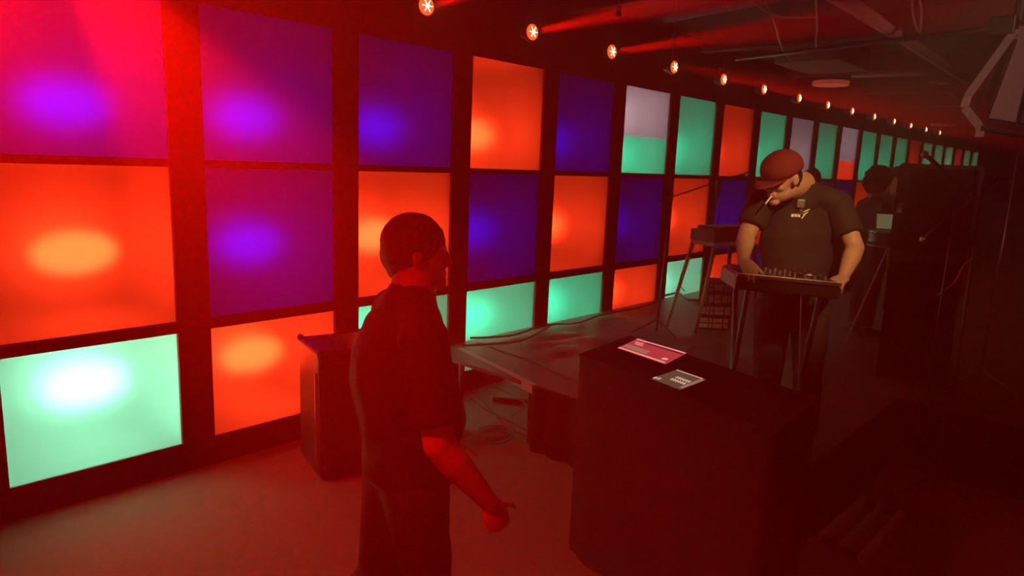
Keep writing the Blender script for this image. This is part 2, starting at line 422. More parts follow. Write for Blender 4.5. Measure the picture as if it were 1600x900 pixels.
b = MB(); quadbox(b, [A, B, C, D], 1.035, 1.043, .012); b.build('cloth_top', M['matte'], dk)
for p in ps:
    q = p.lerp(V((2.78, 1.47, 0)), .12); MB().cyl(q, q + V((0, 0, .985)), .02, n=8).build('leg', M['dmetal'], dk)

# things on the desk
def slab_frame(pc):   # four pixel corners -> quad on desk height
    return [onz(x, y, 1.06) for x, y in pc]
def scr_mat(name, base, c1, c2, s, sc):
    m = bpy.data.materials.new(name); m.use_nodes = True; nt = m.node_tree; b = nt.nodes['Principled BSDF']
    tc = nt.nodes.new('ShaderNodeTexCoord'); ck = nt.nodes.new('ShaderNodeTexBrick')
    ck.inputs['Scale'].default_value = sc; ck.inputs['Color1'].default_value = (*c1, 1); ck.inputs['Color2'].default_value = (*c2, 1)
    ck.inputs['Mortar'].default_value = (*base, 1)
    nt.links.new(tc.outputs['Object'], ck.inputs['Vector']); nt.links.new(ck.outputs['Color'], b.inputs['Emission Color'])
    b.inputs['Emission Strength'].default_value = s; b.inputs['Base Color'].default_value = (.02, .02, .02, 1); b.inputs['Roughness'].default_value = .2
    return m
def tablet(q, name, label, cat, scr, z0=1.043, th=.017):
    c = sum(q, V()) / 4; t = empty(name, (c.x, c.y, z0), label, cat)
    flat = [V((p.x, p.y, 0)) for p in q]
    b = MB(); quadbox(b, flat, z0, z0 + th, .006); bmesh.ops.bevel(b.bm, geom=b.bm.edges[:], offset=.003, segments=2, affect='EDGES'); b.build('case', M['black'], t)
    b = MB(); quadbox(b, flat, z0 + th - .001, z0 + th + .002, -.006); b.build('screen', scr, t)
    return t, flat, z0 + th + .002
def uv(q, u, v): return q[0].lerp(q[1], u).lerp(q[3].lerp(q[2], u), v)
q = slab_frame([(996, 529), (1075, 552), (1040, 570), (963, 544)])
M['scr_pink'] = emat('pink lit screen', (.62, .055, .06), .85)
t, fl, z = tablet(q, 'tablet', 'tablet with a pink lit screen lying at the far side of the desk', 'tablet', M['scr_pink'])
def patch(t, fl, z, u0, v0, u1, v1, m, name='screen_strip', h=.0015):
    b = MB(); pp = [uv(fl, u0, v0), uv(fl, u1, v0), uv(fl, u1, v1), uv(fl, u0, v1)]
    b.hexa([p + V((0, 0, z)) for p in pp] + [p + V((0, 0, z + h)) for p in pp]); return b.build(name, m, t)
M['scr_grey'] = emat('grey lit strip', (.40, .20, .13), .9); M['scr_dark'] = emat('dark red strip', (.16, .012, .012), .8); M['scr_lite'] = emat('bright strip', (.95, .35, .33), 1.1)
patch(t, fl, z, .05, .58, .52, .82, M['scr_grey']); patch(t, fl, z, .02, .04, .97, .10, M['scr_lite']); patch(t, fl, z, .25, .13, .97, .20, M['scr_dark'])
patch(t, fl, z, .08, .26, .24, .31, M['scr_lite']); patch(t, fl, z, .12, .38, .28, .42, M['scr_lite']); patch(t, fl, z, .02, .90, .95, .96, M['scr_lite'])
b = MB(); cc = uv(fl, .87, .74); b.cyl(cc + V((0, 0, z)), cc + V((0, 0, z + .002)), .016, n=20); b.build('round_button', M['scr_lite'], t)
q = slab_frame([(1058, 576), (1105, 592), (1063, 608), (1016, 590)])
M['scr_olive'] = emat('olive lit screen', (.115, .075, .04), .9)
t, fl, z = tablet(q, 'lighting_controller', 'small controller with a dim olive screen lying nearer the desk front', 'controller', M['scr_olive'], th=.012)
M['tick'] = emat('pale lit marks', (.75, .5, .38), .9)
for i in range(6):
    for j, v in enumerate((.42, .60)):
        patch(t, fl, z, .40 + i * .08, v, .43 + i * .08, v + .10, M['tick'], 'fader_mark', .004)
patch(t, fl, z, .03, .82, .10, .94, M['tick'], 'fader_mark'); patch(t, fl, z, .14, .80, .2, .92, M['tick'], 'fader_mark')
patch(t, fl, z, .88, .1, .98, .9, M['scr_grey'], 'side_strip'); patch(t, fl, z, .03, .03, .9, .07, M['tick'], 'top_strip')

# ------------------------------------------------------------------ speaker by the wall
t = empty('floor_speaker', (2.38, 3.62, 0), 'black floor speaker standing against the panel wall behind the near man', 'speaker')
Mx = Matrix.Translation((2.119, 3.486, 0)) @ Matrix.Rotation(math.radians(-15), 4, 'Z') @ Matrix.Translation((.27, .20, 0)) @ Matrix.Diagonal((1, 1, 1.24, 1))
b = MB(); b.box((-.27, -.20, .02), (.27, .22, .66), bevel=.02, M=Mx); b.build('cabinet', M['black'], t)
b = MB(); b.box((-.24, -.215, .06), (.24, -.20, .60), bevel=.005, M=Mx); b.build('grille', mat('grille cloth', (.05, .04, .04), .9, bump=.6, bscale=300), t)
b = MB(); b.box((-.283, -.18, .10), (-.268, -.16, .55), M=Mx); b.build('edge_trim', M['metal'], t)
b = MB()
for sx in (-1, 1):
    for y in (-.19, .21): b.ell(Mx @ V((sx * .26, y, .655)), (.022, .022, .022), None, 10, 6)
b.build('corner_caps', M['dmetal'], t)
b = MB(); b.tube([Mx @ V((-.08, .03, .66)), Mx @ V((-.08, .03, .70)), Mx @ V((.08, .03, .70)), Mx @ V((.08, .03, .66))], .012); b.build('handle', M['rubber'], t)
b = MB()
for sx in (-1, 1):
    for y in (-.15, .2): b.cyl(Mx @ V((sx * .22, y, 0)), Mx @ V((sx * .22, y, .025)), .02, n=8)
b.build('feet', M['rubber'], t)

# ------------------------------------------------------------------ cables
def coil(c, r, turns, seed, tilt=0):
    rnd = random.Random(seed); pts = []
    for i in range(int(turns * 16)):
        a = i / 16 * 2 * math.pi; rr = r * (1 + .12 * math.sin(a * .31 + seed) + .05 * rnd.random())
        pts.append(V(c) + V((rr * math.cos(a), rr * .8 * math.sin(a), .008 + i * .0008 + abs(.01 * math.sin(a * .7)))))
    return pts
for i, (c, r, tn, lab) in enumerate([((3.40, 3.26, 0), .13, 4, 'coil of black cable on the floor under the stage front'), ((3.22, 3.42, 0), .10, 3, 'smaller coil of black cable on the carpet beside the stage edge')]):
    tag(MB().tube(coil(c, r, tn, i), .0075).build('cable_coil', M['rubber'], None, True), lab, 'cable', 'cable coils')
def cable(pts, label, r=.006, m='rubber'):
    return tag(MB().tube(smooth_path(pts), r).build('cable', M[m], None, True), label, 'cable')
cable([onz(x, y, .009) for x, y in ((735, 622), (760, 640), (790, 655), (815, 668), (850, 690))], 'black cable on the carpet leading toward the desk', .008)
cable([onz(x, y, .009) for x, y in ((728, 603), (752, 625), (775, 648), (800, 672), (860, 692))], 'second black cable curving across the carpet by the stage', .008)
cable([onz(x, y, .03) for x, y in ((755, 600), (790, 612), (820, 632), (800, 650))], 'short loose cable under the bare stage edge', .007)
cable([onz(x, y, SZ + .05) for x, y in ((735, 528), (800, 524), (850, 508), (900, 505), (940, 492), (1000, 480), (1030, 470))], 'black cable lying on the stage along the wall', .009)
cable([onz(x, y, SZ + .05) for x, y in ((722, 540), (760, 538), (815, 532), (862, 508))], 'black cable at the wall end of the stage edge', .008)
tag(MB().box((-.10, -.06, 0), (.10, .06, .003), M=Matrix.Translation(onz(848, 682, .003)) @ Matrix.Rotation(.7, 4, 'Z')).build('paper_sheet', M['paper']), 'small sheet of paper on the floor at the stage skirt', 'paper')
t = empty('plug_box', onz(800, 628, 0), 'black power strip lying among cables under the stage front', 'power strip')
MB().box((-.16, -.03, 0), (.16, .03, .04), .005, Matrix.Translation(t.location) @ Matrix.Rotation(-.9, 4, 'Z')).build('body', M['black'], t)
b = MB()
for i in range(5): b.cyl(t.location + Matrix.Rotation(-.9, 3, 'Z') @ V((-.12 + i * .06, 0, .04)), t.location + Matrix.Rotation(-.9, 3, 'Z') @ V((-.12 + i * .06, 0, .044)), .018, n=12)
b.build('sockets', M['greyface'], t)

# ------------------------------------------------------------------ figures
def basis(yaw, pitch=0, roll=0):   # x forward, y left, z up ; pitch>0 looks down
    return Matrix.Rotation(yaw, 3, 'Z') @ Matrix.Rotation(pitch, 3, 'Y') @ Matrix.Rotation(roll, 3, 'X')
def head_shapes(b, c, R, s=1.0, goatee=0):
    def e(p, r, rot=None): b.ell(V(c) + R @ (V(p) * s), [k * s for k in r], R if rot is None else R @ rot)
    def k(p, r, q, r2): b.cap(V(c) + R @ (V(p) * s), r * s, V(c) + R @ (V(q) * s), r2 * s, 10)
    e((-.012, 0, .030), (.098, .076, .092)); e((.040, 0, .0), (.050, .064, .085)); e((.030, 0, -.062), (.055, .058, .048))
    e((.072, 0, -.098), (.024, .028, .018)); e((.020, 0, -.080), (.055, .050, .032))
    k((.086, 0, .022), .010, (.108, 0, -.020), .0125); e((.098, .012, -.026), (.012, .009, .008)); e((.098, -.012, -.026), (.012, .009, .008))
    for sg in (-1, 1):
        k((.082, .010 * sg, .034), .011, (.072, .046 * sg, .032), .011)
        e((.060, .036 * sg, -.022), (.026, .022, .022))
        e((-.006, .079 * sg, -.004), (.019, .007, .031), Matrix.Rotation(-.25 * sg, 3, 'Z'))
        e((-.002, .074 * sg, -.022), (.012, .010, .014))
        e((.078, .032 * sg, .010), (.012, .015, .010))
    e((.088, 0, -.052), (.014, .026, .009)); e((.086, 0, -.066), (.014, .023, .009))
    if goatee: e((.078, 0, -.085), (.026, .030, .028))
def eyes(par, c, R, s=1.0):
    for sg in (-1, 1):
        MB().ell(V(c) + R @ (V((.082, .032 * sg, .011)) * s), [.0105 * s] * 3, None, 12, 8).build('eye', M['white'], par, True)
def hand_shapes(b, w, d, n, side, curl=.5, s=1.0, spread=.0):
    """w wrist, d toward the fingers, n out of the back of the hand, side = direction of the thumb"""
    d = V(d).normalized(); n = V(n); n = (n - d * n.dot(d)).normalized(); sd = d.cross(n).normalized()
    if sd.dot(V(side)) < 0: sd = -sd
    w = V(w)
    R = Matrix((d, sd, n)).transposed()
    b.ell(w + d * .050 * s, (.056 * s, .043 * s, .017 * s), R, 16, 10); b.ell(w + d * .072 * s, (.03 * s, .042 * s, .015 * s), R, 16, 10)
    b.ell(w + d * .03 * s + sd * .022 * s - n * .006 * s, (.034 * s, .02 * s, .016 * s), R, 12, 8)
    for off, L, r in ((.031, .072, .0090), (.0105, .082, .0093), (-.0105, .076, .0088), (-.031, .060, .0080)):
        p = w + d * (.088 - abs(off) * .25) * s + sd * off * s; a = curl * .5
        fd = (d + sd * off * (1.5 + spread * 6)).normalized()
        for f_, rr in ((.45, 1), (.30, .93), (.25, .85)):
            a += curl * (.35 if f_ == .45 else .75)
            q = p + (fd * math.cos(a) - n * math.sin(a)) * L * f_ * s
            b.cap(p, r * rr * s, q, r * rr * .93 * s, 8); p = q
    p = w + d * .022 * s + sd * .030 * s - n * .004 * s
    for L, r, k_ in ((.040, .0125, .75), (.030, .0105, .55), (.024, .0092, .30)):
        q = p + (d * (1 - k_ * .35) + sd * k_ - n * (.3 + curl * .35)).normalized() * L * s
        b.cap(p, r * s, q, r * .92 * s, 8); p = q
def lerp(a, b, t): return V(a).lerp(V(b), t)

def figure(name, label, J, W, head, mats, vox=.005, hands=True, group=None, feet=True, fat=1.0, wr=(.006, 9), goatee=0):
    """J joints (world), W torso radii profile, head = (centre, basis, scale)"""
    root = J['root']; t = empty(name, root, label, 'person', group)
    hc, hR, hs = head
    sk = MB(); head_shapes(sk, hc, hR, hs, goatee)
    nb = V(J['neck']); sk.cap(V(hc) + hR @ (V((-.02, 0, -.06)) * hs), .056 * hs, nb, .066 * fat)
    chest, pel = V(J['chest']), V(J['pelvis']); side = (V(J['shl']) - V(J['shr'])).normalized()
    up = (chest - pel).normalized(); fw = side.cross(up).normalized(); side2 = up.cross(fw).normalized()
    TR = Matrix((fw, side2, up)).transposed()
    W = [tuple(a + (b2 - a) * k / 3 for a, b2 in zip(W[i], W[i + 1])) for i in range(len(W) - 1) for k in range(3)] + [W[-1]]
    n = len(W)
    for i, (rd, rw, of) in enumerate(W):
        sk.ell(pel.lerp(chest, i / (n - 1)) + fw * of, (rd * .9, rw * .9, .085), TR)
    for s_ in ('l', 'r'):
        sh, el, wrp = V(J['sh' + s_]), V(J['el' + s_]), V(J['wr' + s_])
        sk.cap(sh, .056 * fat, el, .043 * fat); 
        mid = lerp(el, wrp, .3); sk.cap(el, .042 * fat, mid, .044 * fat); sk.cap(mid, .044 * fat, wrp, .027 * (fat ** .5))
        if hands:
            h = J['hand' + s_]; hand_shapes(sk, wrp, h[0], h[1], h[2], h[3], h[4] if len(h) > 4 else 1.0)
        hp, kn, an = V(J['hip' + s_]), V(J['kn' + s_]), V(J['an' + s_])
        sk.cap(hp, .075 * fat, kn, .055); sk.cap(kn, .052, an, .036)
    sk.remesh('body', mats['skin'], t, vox, 3)
    eyes(t, hc, hR, hs)
    # shirt
    sh_ = MB()
    for i, (rd, rw, of) in enumerate(W):
        if i < 2: continue
        sh_.ell(pel.lerp(chest, i / (n - 1)) + fw * of, (rd, rw, .09), TR, 28, 14)
    w0 = W[3]; hem = pel - up * .04
    # straight hem below the belly
    M4 = Matrix.Translation((hem + pel.lerp(chest, .3)) / 2 + fw * w0[2]) @ TR.to_4x4() @ Matrix.Diagonal((w0[0] * 1.02, w0[1] * 1.02, 1, 1))
    bmesh.ops.create_cone(sh_.bm, cap_ends=True, segments=32, radius1=1, radius2=.97, depth=(pel.lerp(chest, .3) - hem).length, matrix=M4)
    tr = .068 * fat
    for s_ in ('l', 'r'):
        sh, el = V(J['sh' + s_]), V(J['el' + s_]); f_ = J.get('sleeve', .72)
        he = lerp(sh, el, f_)
        sh_.cap(sh, tr, he, tr * .98, 20, ends=(1, 0)); sh_.cap(lerp(nb, chest, .35) + (sh - chest) * .25, .06 * fat, sh, tr * .9)
    sh_.cap(nb + (V(hc) - nb).normalized() * .005, .066 * fat, lerp(nb, chest, .5), .085 * fat, 20, ends=(0, 1))
    shirt = sh_.remesh('shirt', mats['shirt'], t, vox * 1.5, 3, wr)
    # trousers
    tz = MB(); hw = W[0]
    tz.ell(pel + fw * hw[2], (hw[0], hw[1], .11), TR, 28, 14); tz.ell(pel + fw * hw[2] - up * .07, (hw[0] * .95, hw[1] * .98, .10), TR, 28, 14)
    for s_ in ('l', 'r'):
        hp, kn, an = V(J['hip' + s_]), V(J['kn' + s_]), V(J['an' + s_])
        tz.cap(hp, .098 * fat, kn, .072 * fat ** .5); tz.cap(kn, .072 * fat ** .5, lerp(kn, an, .97), .060, 16, ends=(1, 0))
    tz.remesh('trousers', mats['trousers'], t, vox * 1.7, 3, (.006, 11))
    if feet:
        for s_ in ('l', 'r'):
            an = V(J['an' + s_]); fd = V(J['toe' + s_]).normalized(); z = an.z - .085
            b = MB(); b.ell(an + fd * .02 - V((0, 0, .025)), (.055, .045, .055)); R = Matrix((fd, V((-fd.y, fd.x, 0)), V((0, 0, 1)))).transposed()
            b.ell(V((an.x, an.y, z + .035)) + fd * .085, (.115, .047, .034), R); b.box((-.075, -.044, 0), (.20, .044, .022), .008, Matrix.Translation((an.x, an.y, z)) @ R.to_4x4())
            b.remesh('shoe', mats['shoe'], t, .006, 2)
    return t, shirt, TR

MT = {'skin': M['skin'], 'shirt': M['shirt'], 'trousers': M['jeans'], 'shoe': M['black']}
# --- man in the foreground, in profile
yaw0 = math.radians(-24); F = V((math.cos(yaw0), math.sin(yaw0), 0)); Lf = V((-F.y, F.x, 0)); Up = V((0, 0, 1))
O = V((1.395, 1.72, 0))
def mo(f, l, z): return O + F * f + Lf * l + Up * z
hcm = P(652, 398, 2.27)
J = dict(root=O, neck=mo(.0, .01, 1.54), chest=mo(-.03, 0, 1.40), pelvis=mo(-.02, 0, .96), shl=mo(-.02, .195, 1.43), shr=mo(-.02, -.195, 1.425),
         ell=mo(.04, .27, 1.13), wrl=mo(.20, .22, .92), elr=mo(.01, -.275, 1.12), wrr=mo(.17, -.30, .92),
         handl=(F * .3 - Up, Lf, F, .5), handr=(F * .40 - Up * 1 - Lf * .05, -Lf, F, .9),
         hipl=mo(-.03, .09, .90), hipr=mo(-.01, -.09, .90), knl=mo(-.08, .10, .50), knr=mo(.05, -.08, .50),
         anl=mo(-.40, .10, .13), anr=mo(.05, -.08, .085), toel=F, toer=F, sleeve=.80)
W = [(.125, .155, .01), (.155, .185, .02), (.175, .195, .025), (.172, .198, .01), (.165, .20, -.012), (.15, .195, -.02), (.11, .17, -.02)]
hR = basis(math.radians(-34), math.radians(4))
man, _, _ = figure('person', 'person with short dark hair in a black t-shirt standing in profile, nearest the camera', J, W, (hcm, hR, 1.0), MT, .0052, fat=1.12, goatee=1)
def hair(par, c, R, s, thick=.008, m=None, name='hair'):
    b = MB()
    def e(p, r): b.ell(V(c) + R @ (V(p) * s), [k * s for k in r], R)
    e((-.018, 0, .040), (.098 + thick, .077 + thick, .088 + thick)); e((-.045, 0, .0), (.072 + thick * .5, .068 + thick, .075)); e((-.05, 0, -.04), (.05, .055, .05))
    return b.remesh(name, m or M['hair'], par, .005, 2, (.003, 60))
hair(man, hcm, hR, 1.0)
ph = mo(.215, -.315, .815)
b = MB().box((-.035, -.005, -.07), (.035, .005, .07), .003, Matrix.Translation(ph) @ basis(yaw0, .5).to_4x4())

# --- man with the cap on the stage, leaning over the mixer
O2 = V((3.78, 1.47, SZ)); yaw2 = math.radians(180 + 12); F = V((math.cos(yaw2), math.sin(yaw2), 0)); Lf = V((-F.y, F.x, 0))
D0 = 3.62
J = dict(root=O2, neck=P(1252, 288, 3.66), chest=P(1246, 345, 3.66), pelvis=P(1235, 470, 3.80),
         shr=P(1192, 312, 3.60), shl=P(1307, 318, 3.66), elr=P(1166, 368, 3.58), ell=P(1336, 388, 3.55), wrr=P(1161, 405, 3.40), wrl=P(1318, 432, 3.40),
         handr=(P(1176, 424, 3.28) - P(1161, 405, 3.40), Up, V((0, 1, 0)) * -1, .5), handl=(P(1300, 447, 3.30) - P(1318, 432, 3.40), Up, V((0, 1, 0)), .6),
         hipr=P(1208, 482, 3.80), hipl=P(1266, 482, 3.80), knr=P(1198, 590, 3.72), knl=P(1262, 590, 3.74),
         toel=F, toer=F, sleeve=.72)
J['anr'] = V((J['knr'].x + .06, J['knr'].y, SZ + .085)); J['anl'] = V((J['knl'].x + .06, J['knl'].y, SZ + .085))
W = [(.13, .17, .0), (.145, .178, .01), (.15, .185, .02), (.145, .19, .015), (.135, .20, .0), (.12, .195, .0), (.09, .16, -.01)]
hc2 = P(1221, 279, 3.50); hR2 = basis(math.radians(165), math.radians(19), 0)
djm = dict(MT)
dj, djshirt, _ = figure('person', 'person in a red cap and black shirt leaning over a mixer, cigarette in mouth', J, W, (hc2, hR2, 1.02), djm, .0055, fat=1.05)
hair(dj, hc2, hR2, 1.0, .003)
b = MB()
def cp(p): return hc2 + hR2 @ (V(p) * 1.02)
b.ell(cp((-.010, 0, .052)), (.119, .094, .090), hR2, 28, 16)
capm = b.bm
# keep the upper shell of the cap
for v in list(capm.verts):
    l = hR2.transposed() @ (v.co - hc2)
    if l.z < .024 - l.x * .12: v.co = hc2 + hR2 @ V((l.x, l.y, .024 - l.x * .12))
crown = b.build('cap', M['cap'], dj, True)
b = bmesh.new(); ns = 14; r0 = []; r1 = []
for i in range(ns + 1):
    a = math.radians(-62 + 124 * i / ns)
    r0.append(b.verts.new(cp((-.010 + .112 * math.cos(a), .090 * math.sin(a), .024 - .01 * math.cos(a)))))
    r1.append(b.verts.new(cp((-.010 + .112 * math.cos(a) + .072 * math.cos(a) ** .6, .090 * math.sin(a), .018 - .018 * math.cos(a)))))
for i in range(ns): b.faces.new((r0[i], r0[i + 1], r1[i + 1], r1[i]))
br = link('cap_brim', new_mesh('cap_brim', b), M['cap'], crown, True); br.modifiers.new('s', 'SOLIDIFY').thickness = .004
m0 = cp((.097, .008, -.059)); tag(MB().cyl(m0, m0 + (ray(1190, 298).normalized() * 0 + (hR2 @ V((1, .25, -.2))).normalized() * .075), .0045, n=8).build('cigarette', M['white']), "lit white cigarette in the capped person's mouth", 'cigarette')
# marks and strap buckle on the shirt
from mathutils.bvhtree import BVHTree
def stick(par, surf, px, py, w_, h_, m, name, rot=0, th=.004):
    dg = bpy.context.evaluated_depsgraph_get(); dg.update()
    bv = BVHTree.FromObject(surf, dg); mw = surf.matrix_world if surf.matrix_world.translation.length else Matrix.Translation(par.location)
    d = ray(px, py).normalized(); inv = mw.inverted()
    hit = bv.ray_cast(inv @ EYE, d)
    loc = (mw @ hit[0]) if hit[0] is not None else P(px, py, 3.5)
    n = hit[1] if hit[0] is not None else -d
    q = n.to_track_quat('Z', 'Y').to_matrix().to_4x4() @ Matrix.Rotation(rot, 4, 'Z')
    b = MB().box((-w_ / 2, -h_ / 2, -th / 2), (w_ / 2, h_ / 2, th), .001, Matrix.Translation(loc) @ q)
    return b.build(name, m, par)
bpy.context.view_layer.update()
for px, dx in ((1238, 0), (1243, 0), (1248, 0)): stick(dj, djshirt, px, 337, .013, .016, M['white'], 'shirt_mark')
for px, py, r_ in ((1258, 334, .5), (1260, 329, .5), (1255, 338, .9)): stick(dj, djshirt, px, py, .034, .006, M['white'], 'shirt_mark', r_)
stick(dj, djshirt, 1251, 318, .038, .040, M['metal'], 'strap_buckle', 0, .01)
stick(dj, djshirt, 1251, 329, .02, .05, M['black'], 'strap', 0, .008)

# --- mixer on a folding stand in front of him
mc = P(1232, 434, 3.30); MR = basis(math.radians(180 + 12 + 2)); dn = V((0, 0, 1))
t = empty('mixing_console', (mc.x, mc.y, SZ), 'black mixer with shiny silver knobs on a folding stand on the stage', 'mixer')
eL, eR = P(1150, 424, 3.32), P(1312, 440, 3.30)
ax = (eR - eL); ax.z *= .9; axn = ax.normalized(); bk = V((-axn.y, axn.x, 0)).normalized()
if bk.x < 0: bk = -bk
zc = Up
Rm = Matrix((axn, bk, axn.cross(bk))).transposed()
if Rm.col[2].z < 0: Rm = Matrix((axn, bk, -axn.cross(bk))).transposed()
MM = Matrix.Translation((eL + eR) / 2) @ Rm.to_4x4()
HL = ax.length / 2
MB().box((-HL, -.02, -.085), (HL, .28, -.01), .008, MM).build('case', M['black'], t)
MB().box((-HL + .01, -.01, -.012), (HL - .01, .27, -.004), .002, MM).build('face_plate', M['dmetal'], t)
MB().box((-HL, -.028, -.022), (HL, -.016, -.002), .002, MM).build('front_rail', M['metal'], t)
for i in range(9):
    for j in range(3):
        b = MB(); b.cyl(MM @ V((-HL + .05 + i * (2 * HL - .1) / 8, .05 + j * .07, -.006)), MM @ V((-HL + .05 + i * (2 * HL - .1) / 8, .05 + j * .07, .012)), .009, .007, n=10); b.build('knob', M['metal'], t)
for cx_ in (-.16, .14): MB().cyl(MM @ V((cx_, .16, -.006)), MM @ V((cx_, .16, .010)), .075, .072, n=28).build('jog_wheel', M['black'], t)
for cx_ in (-.16, .14):
    b = MB(); b.tube([MM @ V((cx_ + .078 * math.cos(a * math.pi / 14), .16 + .078 * math.sin(a * math.pi / 14), .006)) for a in range(29)], .003, 5); b.build('wheel_rim', M['metal'], t)
for s1 in (-1, 1):
    a = MM @ V((s1 * HL * .7, .02, -.085)); c_ = MM @ V((s1 * HL * .7, .24, -.085))
    MB().cyl(a, (c_.x, c_.y, SZ), .013, n=10).build('leg', M['dmetal'], t); MB().cyl(c_, (a.x, a.y, SZ), .013, n=10).build('leg', M['dmetal'], t)

# --- people further back on the stage
def back_person(px, py, dep, yaw, label, mt, curly=False, hs=1.0, base=SZ, arms=0):
    hc = P(px, py, dep); hR_ = basis(yaw, .15); f = V((math.cos(yaw), math.sin(yaw), 0)); l = V((-f.y, f.x, 0))
    g = V((hc.x, hc.y, base)) - f * .03; H = hc.z - base; k = H / 1.62
    def q(a, b_, z): return g + f * a * k + l * b_ * k + Up * z * k
    J = dict(root=g, neck=q(-.01, 0, 1.46), chest=q(-.01, 0, 1.30), pelvis=q(0, 0, .93), shl=q(-.01, .17, 1.36), shr=q(-.01, -.17, 1.36), ell=q(.02, .23, 1.08), elr=q(.02, -.23, 1.08),
             wrl=q(.24, .16, 1.02 + arms), wrr=q(.24, -.16, 1.02 + arms), handl=(f - Up * .1, Up, -l, .6), handr=(f - Up * .1, Up, l, .6), hipl=q(0, .085, .88), hipr=q(0, -.085, .88),
             knl=q(.03, .10, .48), knr=q(.03, -.10, .48), anl=V((*q(0, .11, 0).xy, base + .085)), anr=V((*q(0, -.11, 0).xy, base + .085)), toel=f, toer=f)
    Wb = [(.105, .15, 0), (.105, .145, 0), (.105, .145, 0), (.11, .155, 0), (.11, .165, 0), (.10, .16, 0), (.085, .14, 0)]
    t_, _, _ = figure('person', label, J, Wb, (hc, hR_, hs), mt, .009, fat=.92, wr=(.004, 9))
    if curly:
        b = MB(); rnd = random.Random(4)
        b.ell(hc + hR_ @ V((-.03, 0, .03)), (.115, .112, .115), hR_); b.ell(hc + hR_ @ V((-.05, 0, -.04)), (.08, .10, .09), hR_)
        for i in range(120):
            a, e_ = rnd.random() * 6.28, rnd.uniform(-1.0, 1.5)
            d_ = V((math.cos(a) * math.cos(e_), math.sin(a) * math.cos(e_), math.sin(e_)))
            if d_.x > .45 and d_.z < .35: continue
            b.ell(hc + hR_ @ (V((-.035, 0, .015)) + d_ * .112), (.024,) * 3, None, 8, 6)
        b.remesh('hair', M['hair'], t_, .007, 1, (.006, 40))
    else: hair(t_, hc, hR_, hs)
    return t_
gm = dict(MT); gm['shirt'] = M['grey_shirt']
back_person(1376, 284, 6.5, math.radians(-40), 'person with curly dark hair in dark clothes, further back on the stage', MT, True)
back_person(1268, 284, 7.0, math.radians(200), 'person mostly hidden behind the capped person at the mixer', gm)
back_person(1403, 281, 7.0, math.radians(200), 'person half hidden by the tall speaker stack, face turned this way', gm)

# ------------------------------------------------------------------ electric piano on splayed legs
a0, a1 = P(1080, 362, 6.15), P(1117, 374, 5.95); a2 = P(1178, 352, 6.35)
t = empty('electric_piano', (a0.x, a0.y, SZ), 'small dark red electric piano on splayed pale wooden legs on the stage', 'keyboard')
zt = a0.z + .03
wv = V((a1.x - a0.x, a1.y - a0.y, 0)); lv = V((a2.x - a1.x, a2.y - a1.y, 0)); lv = (lv - wv * lv.dot(wv) / wv.dot(wv) * .6).normalized() * .62
p0 = V((a0.x, a0.y, 0)); q4 = [p0, p0 + wv, p0 + wv + lv, p0 + lv]
b = MB(); quadbox(b, q4, zt - .10, zt, .01); bmesh.ops.bevel(b.bm, geom=b.bm.edges[:], offset=.008, segments=2, affect='EDGES'); b.build('case', M['redcover'], t)
b = MB(); quadbox(b, q4, zt - .135, zt - .10, -.012); b.build('apron', M['wood'], t)
b = MB(); c4 = sum(q4, V()) / 4
quadbox(b, [p.lerp(c4, .18) for p in q4], zt, zt + .03); b.build('lid', M['black'], t)
ft = [onz(1042, 512, SZ), onz(1087, 521, SZ)]
for i, (p, m_) in enumerate(zip(q4, ('wood', 'wood', 'dmetal', 'dmetal'))):
    foot = ft[i] if i < 2 else V((p.x, p.y, SZ)) + lv.normalized() * .10 + (wv.normalized() * (.06 if i == 2 else -.06))
    top = p.lerp(c4, .08) + V((0, 0, zt - .12))
    lg = MB().cyl(foot + V((0, 0, .02)), top, .013, .02, n=12).build('leg', M[m_], t, True)
    MB().cyl(foot, foot + V((0, 0, .025)), .016, n=10).build('rubber_foot', M['rubber'], lg)
# ------------------------------------------------------------------ gear stack on the stage by the wall
t0 = onz(1092, 472, SZ); t1 = onz(1140, 480, SZ)
t0 = V((t0.x * .86, t0.y * .86, SZ)); 
base = P(1092, 466, 6.6); base.z = SZ; e2 = P(1143, 474, 6.6); e2.z = SZ
wv = (e2 - base); dv = V((base.x, base.y, 0)).normalized() * .3
if dv.x < 0: dv = -dv
names = ['bottom', 'middle', 'upper', 'topmost']
zz = SZ
for i, h in enumerate((.13, .11, .12, .10)):
    off = wv * (.03 * (i % 2)); q4 = [base + off, e2 + off, e2 + off + dv, base + off + dv]; q4 = [V((p.x, p.y, 0)) for p in q4]
    t = empty('rack_unit', (*(sum(q4, V()) / 4).xy, zz), 'pinkish-fronted equipment case, %s of the stack behind the piano legs' % names[i], 'equipment case', 'equipment cases stacked on the stage')
    b = MB(); quadbox(b, q4, zz, zz + h, 0); bmesh.ops.bevel(b.bm, geom=b.bm.edges[:], offset=.006, segments=1, affect='EDGES'); b.build('case', M['black'], t)
    rnd = random.Random(i); u = .05
    while u < .92:
        wd = rnd.choice((.08, .14, .2, .28)); u1 = min(.95, u + wd)
        for (v0, v1) in rnd.choice((((.15, .85),), ((.15, .45), (.55, .85)), ((.2, .8),))):
            a_, c_ = q4[0].lerp(q4[1], u), q4[0].lerp(q4[1], u1); o = -dv.normalized() * .006
            MB().hexa([a_ + o + Up * (zz + h * v0), c_ + o + Up * (zz + h * v0), c_ + Up * (zz + h * v0), a_ + Up * (zz + h * v0), a_ + o + Up * (zz + h * v1), c_ + o + Up * (zz + h * v1), c_ + Up * (zz + h * v1), a_ + Up * (zz + h * v1)]).build('front_panel', M['pinkpanel'], t)
        u = u1 + .04
    zz += h
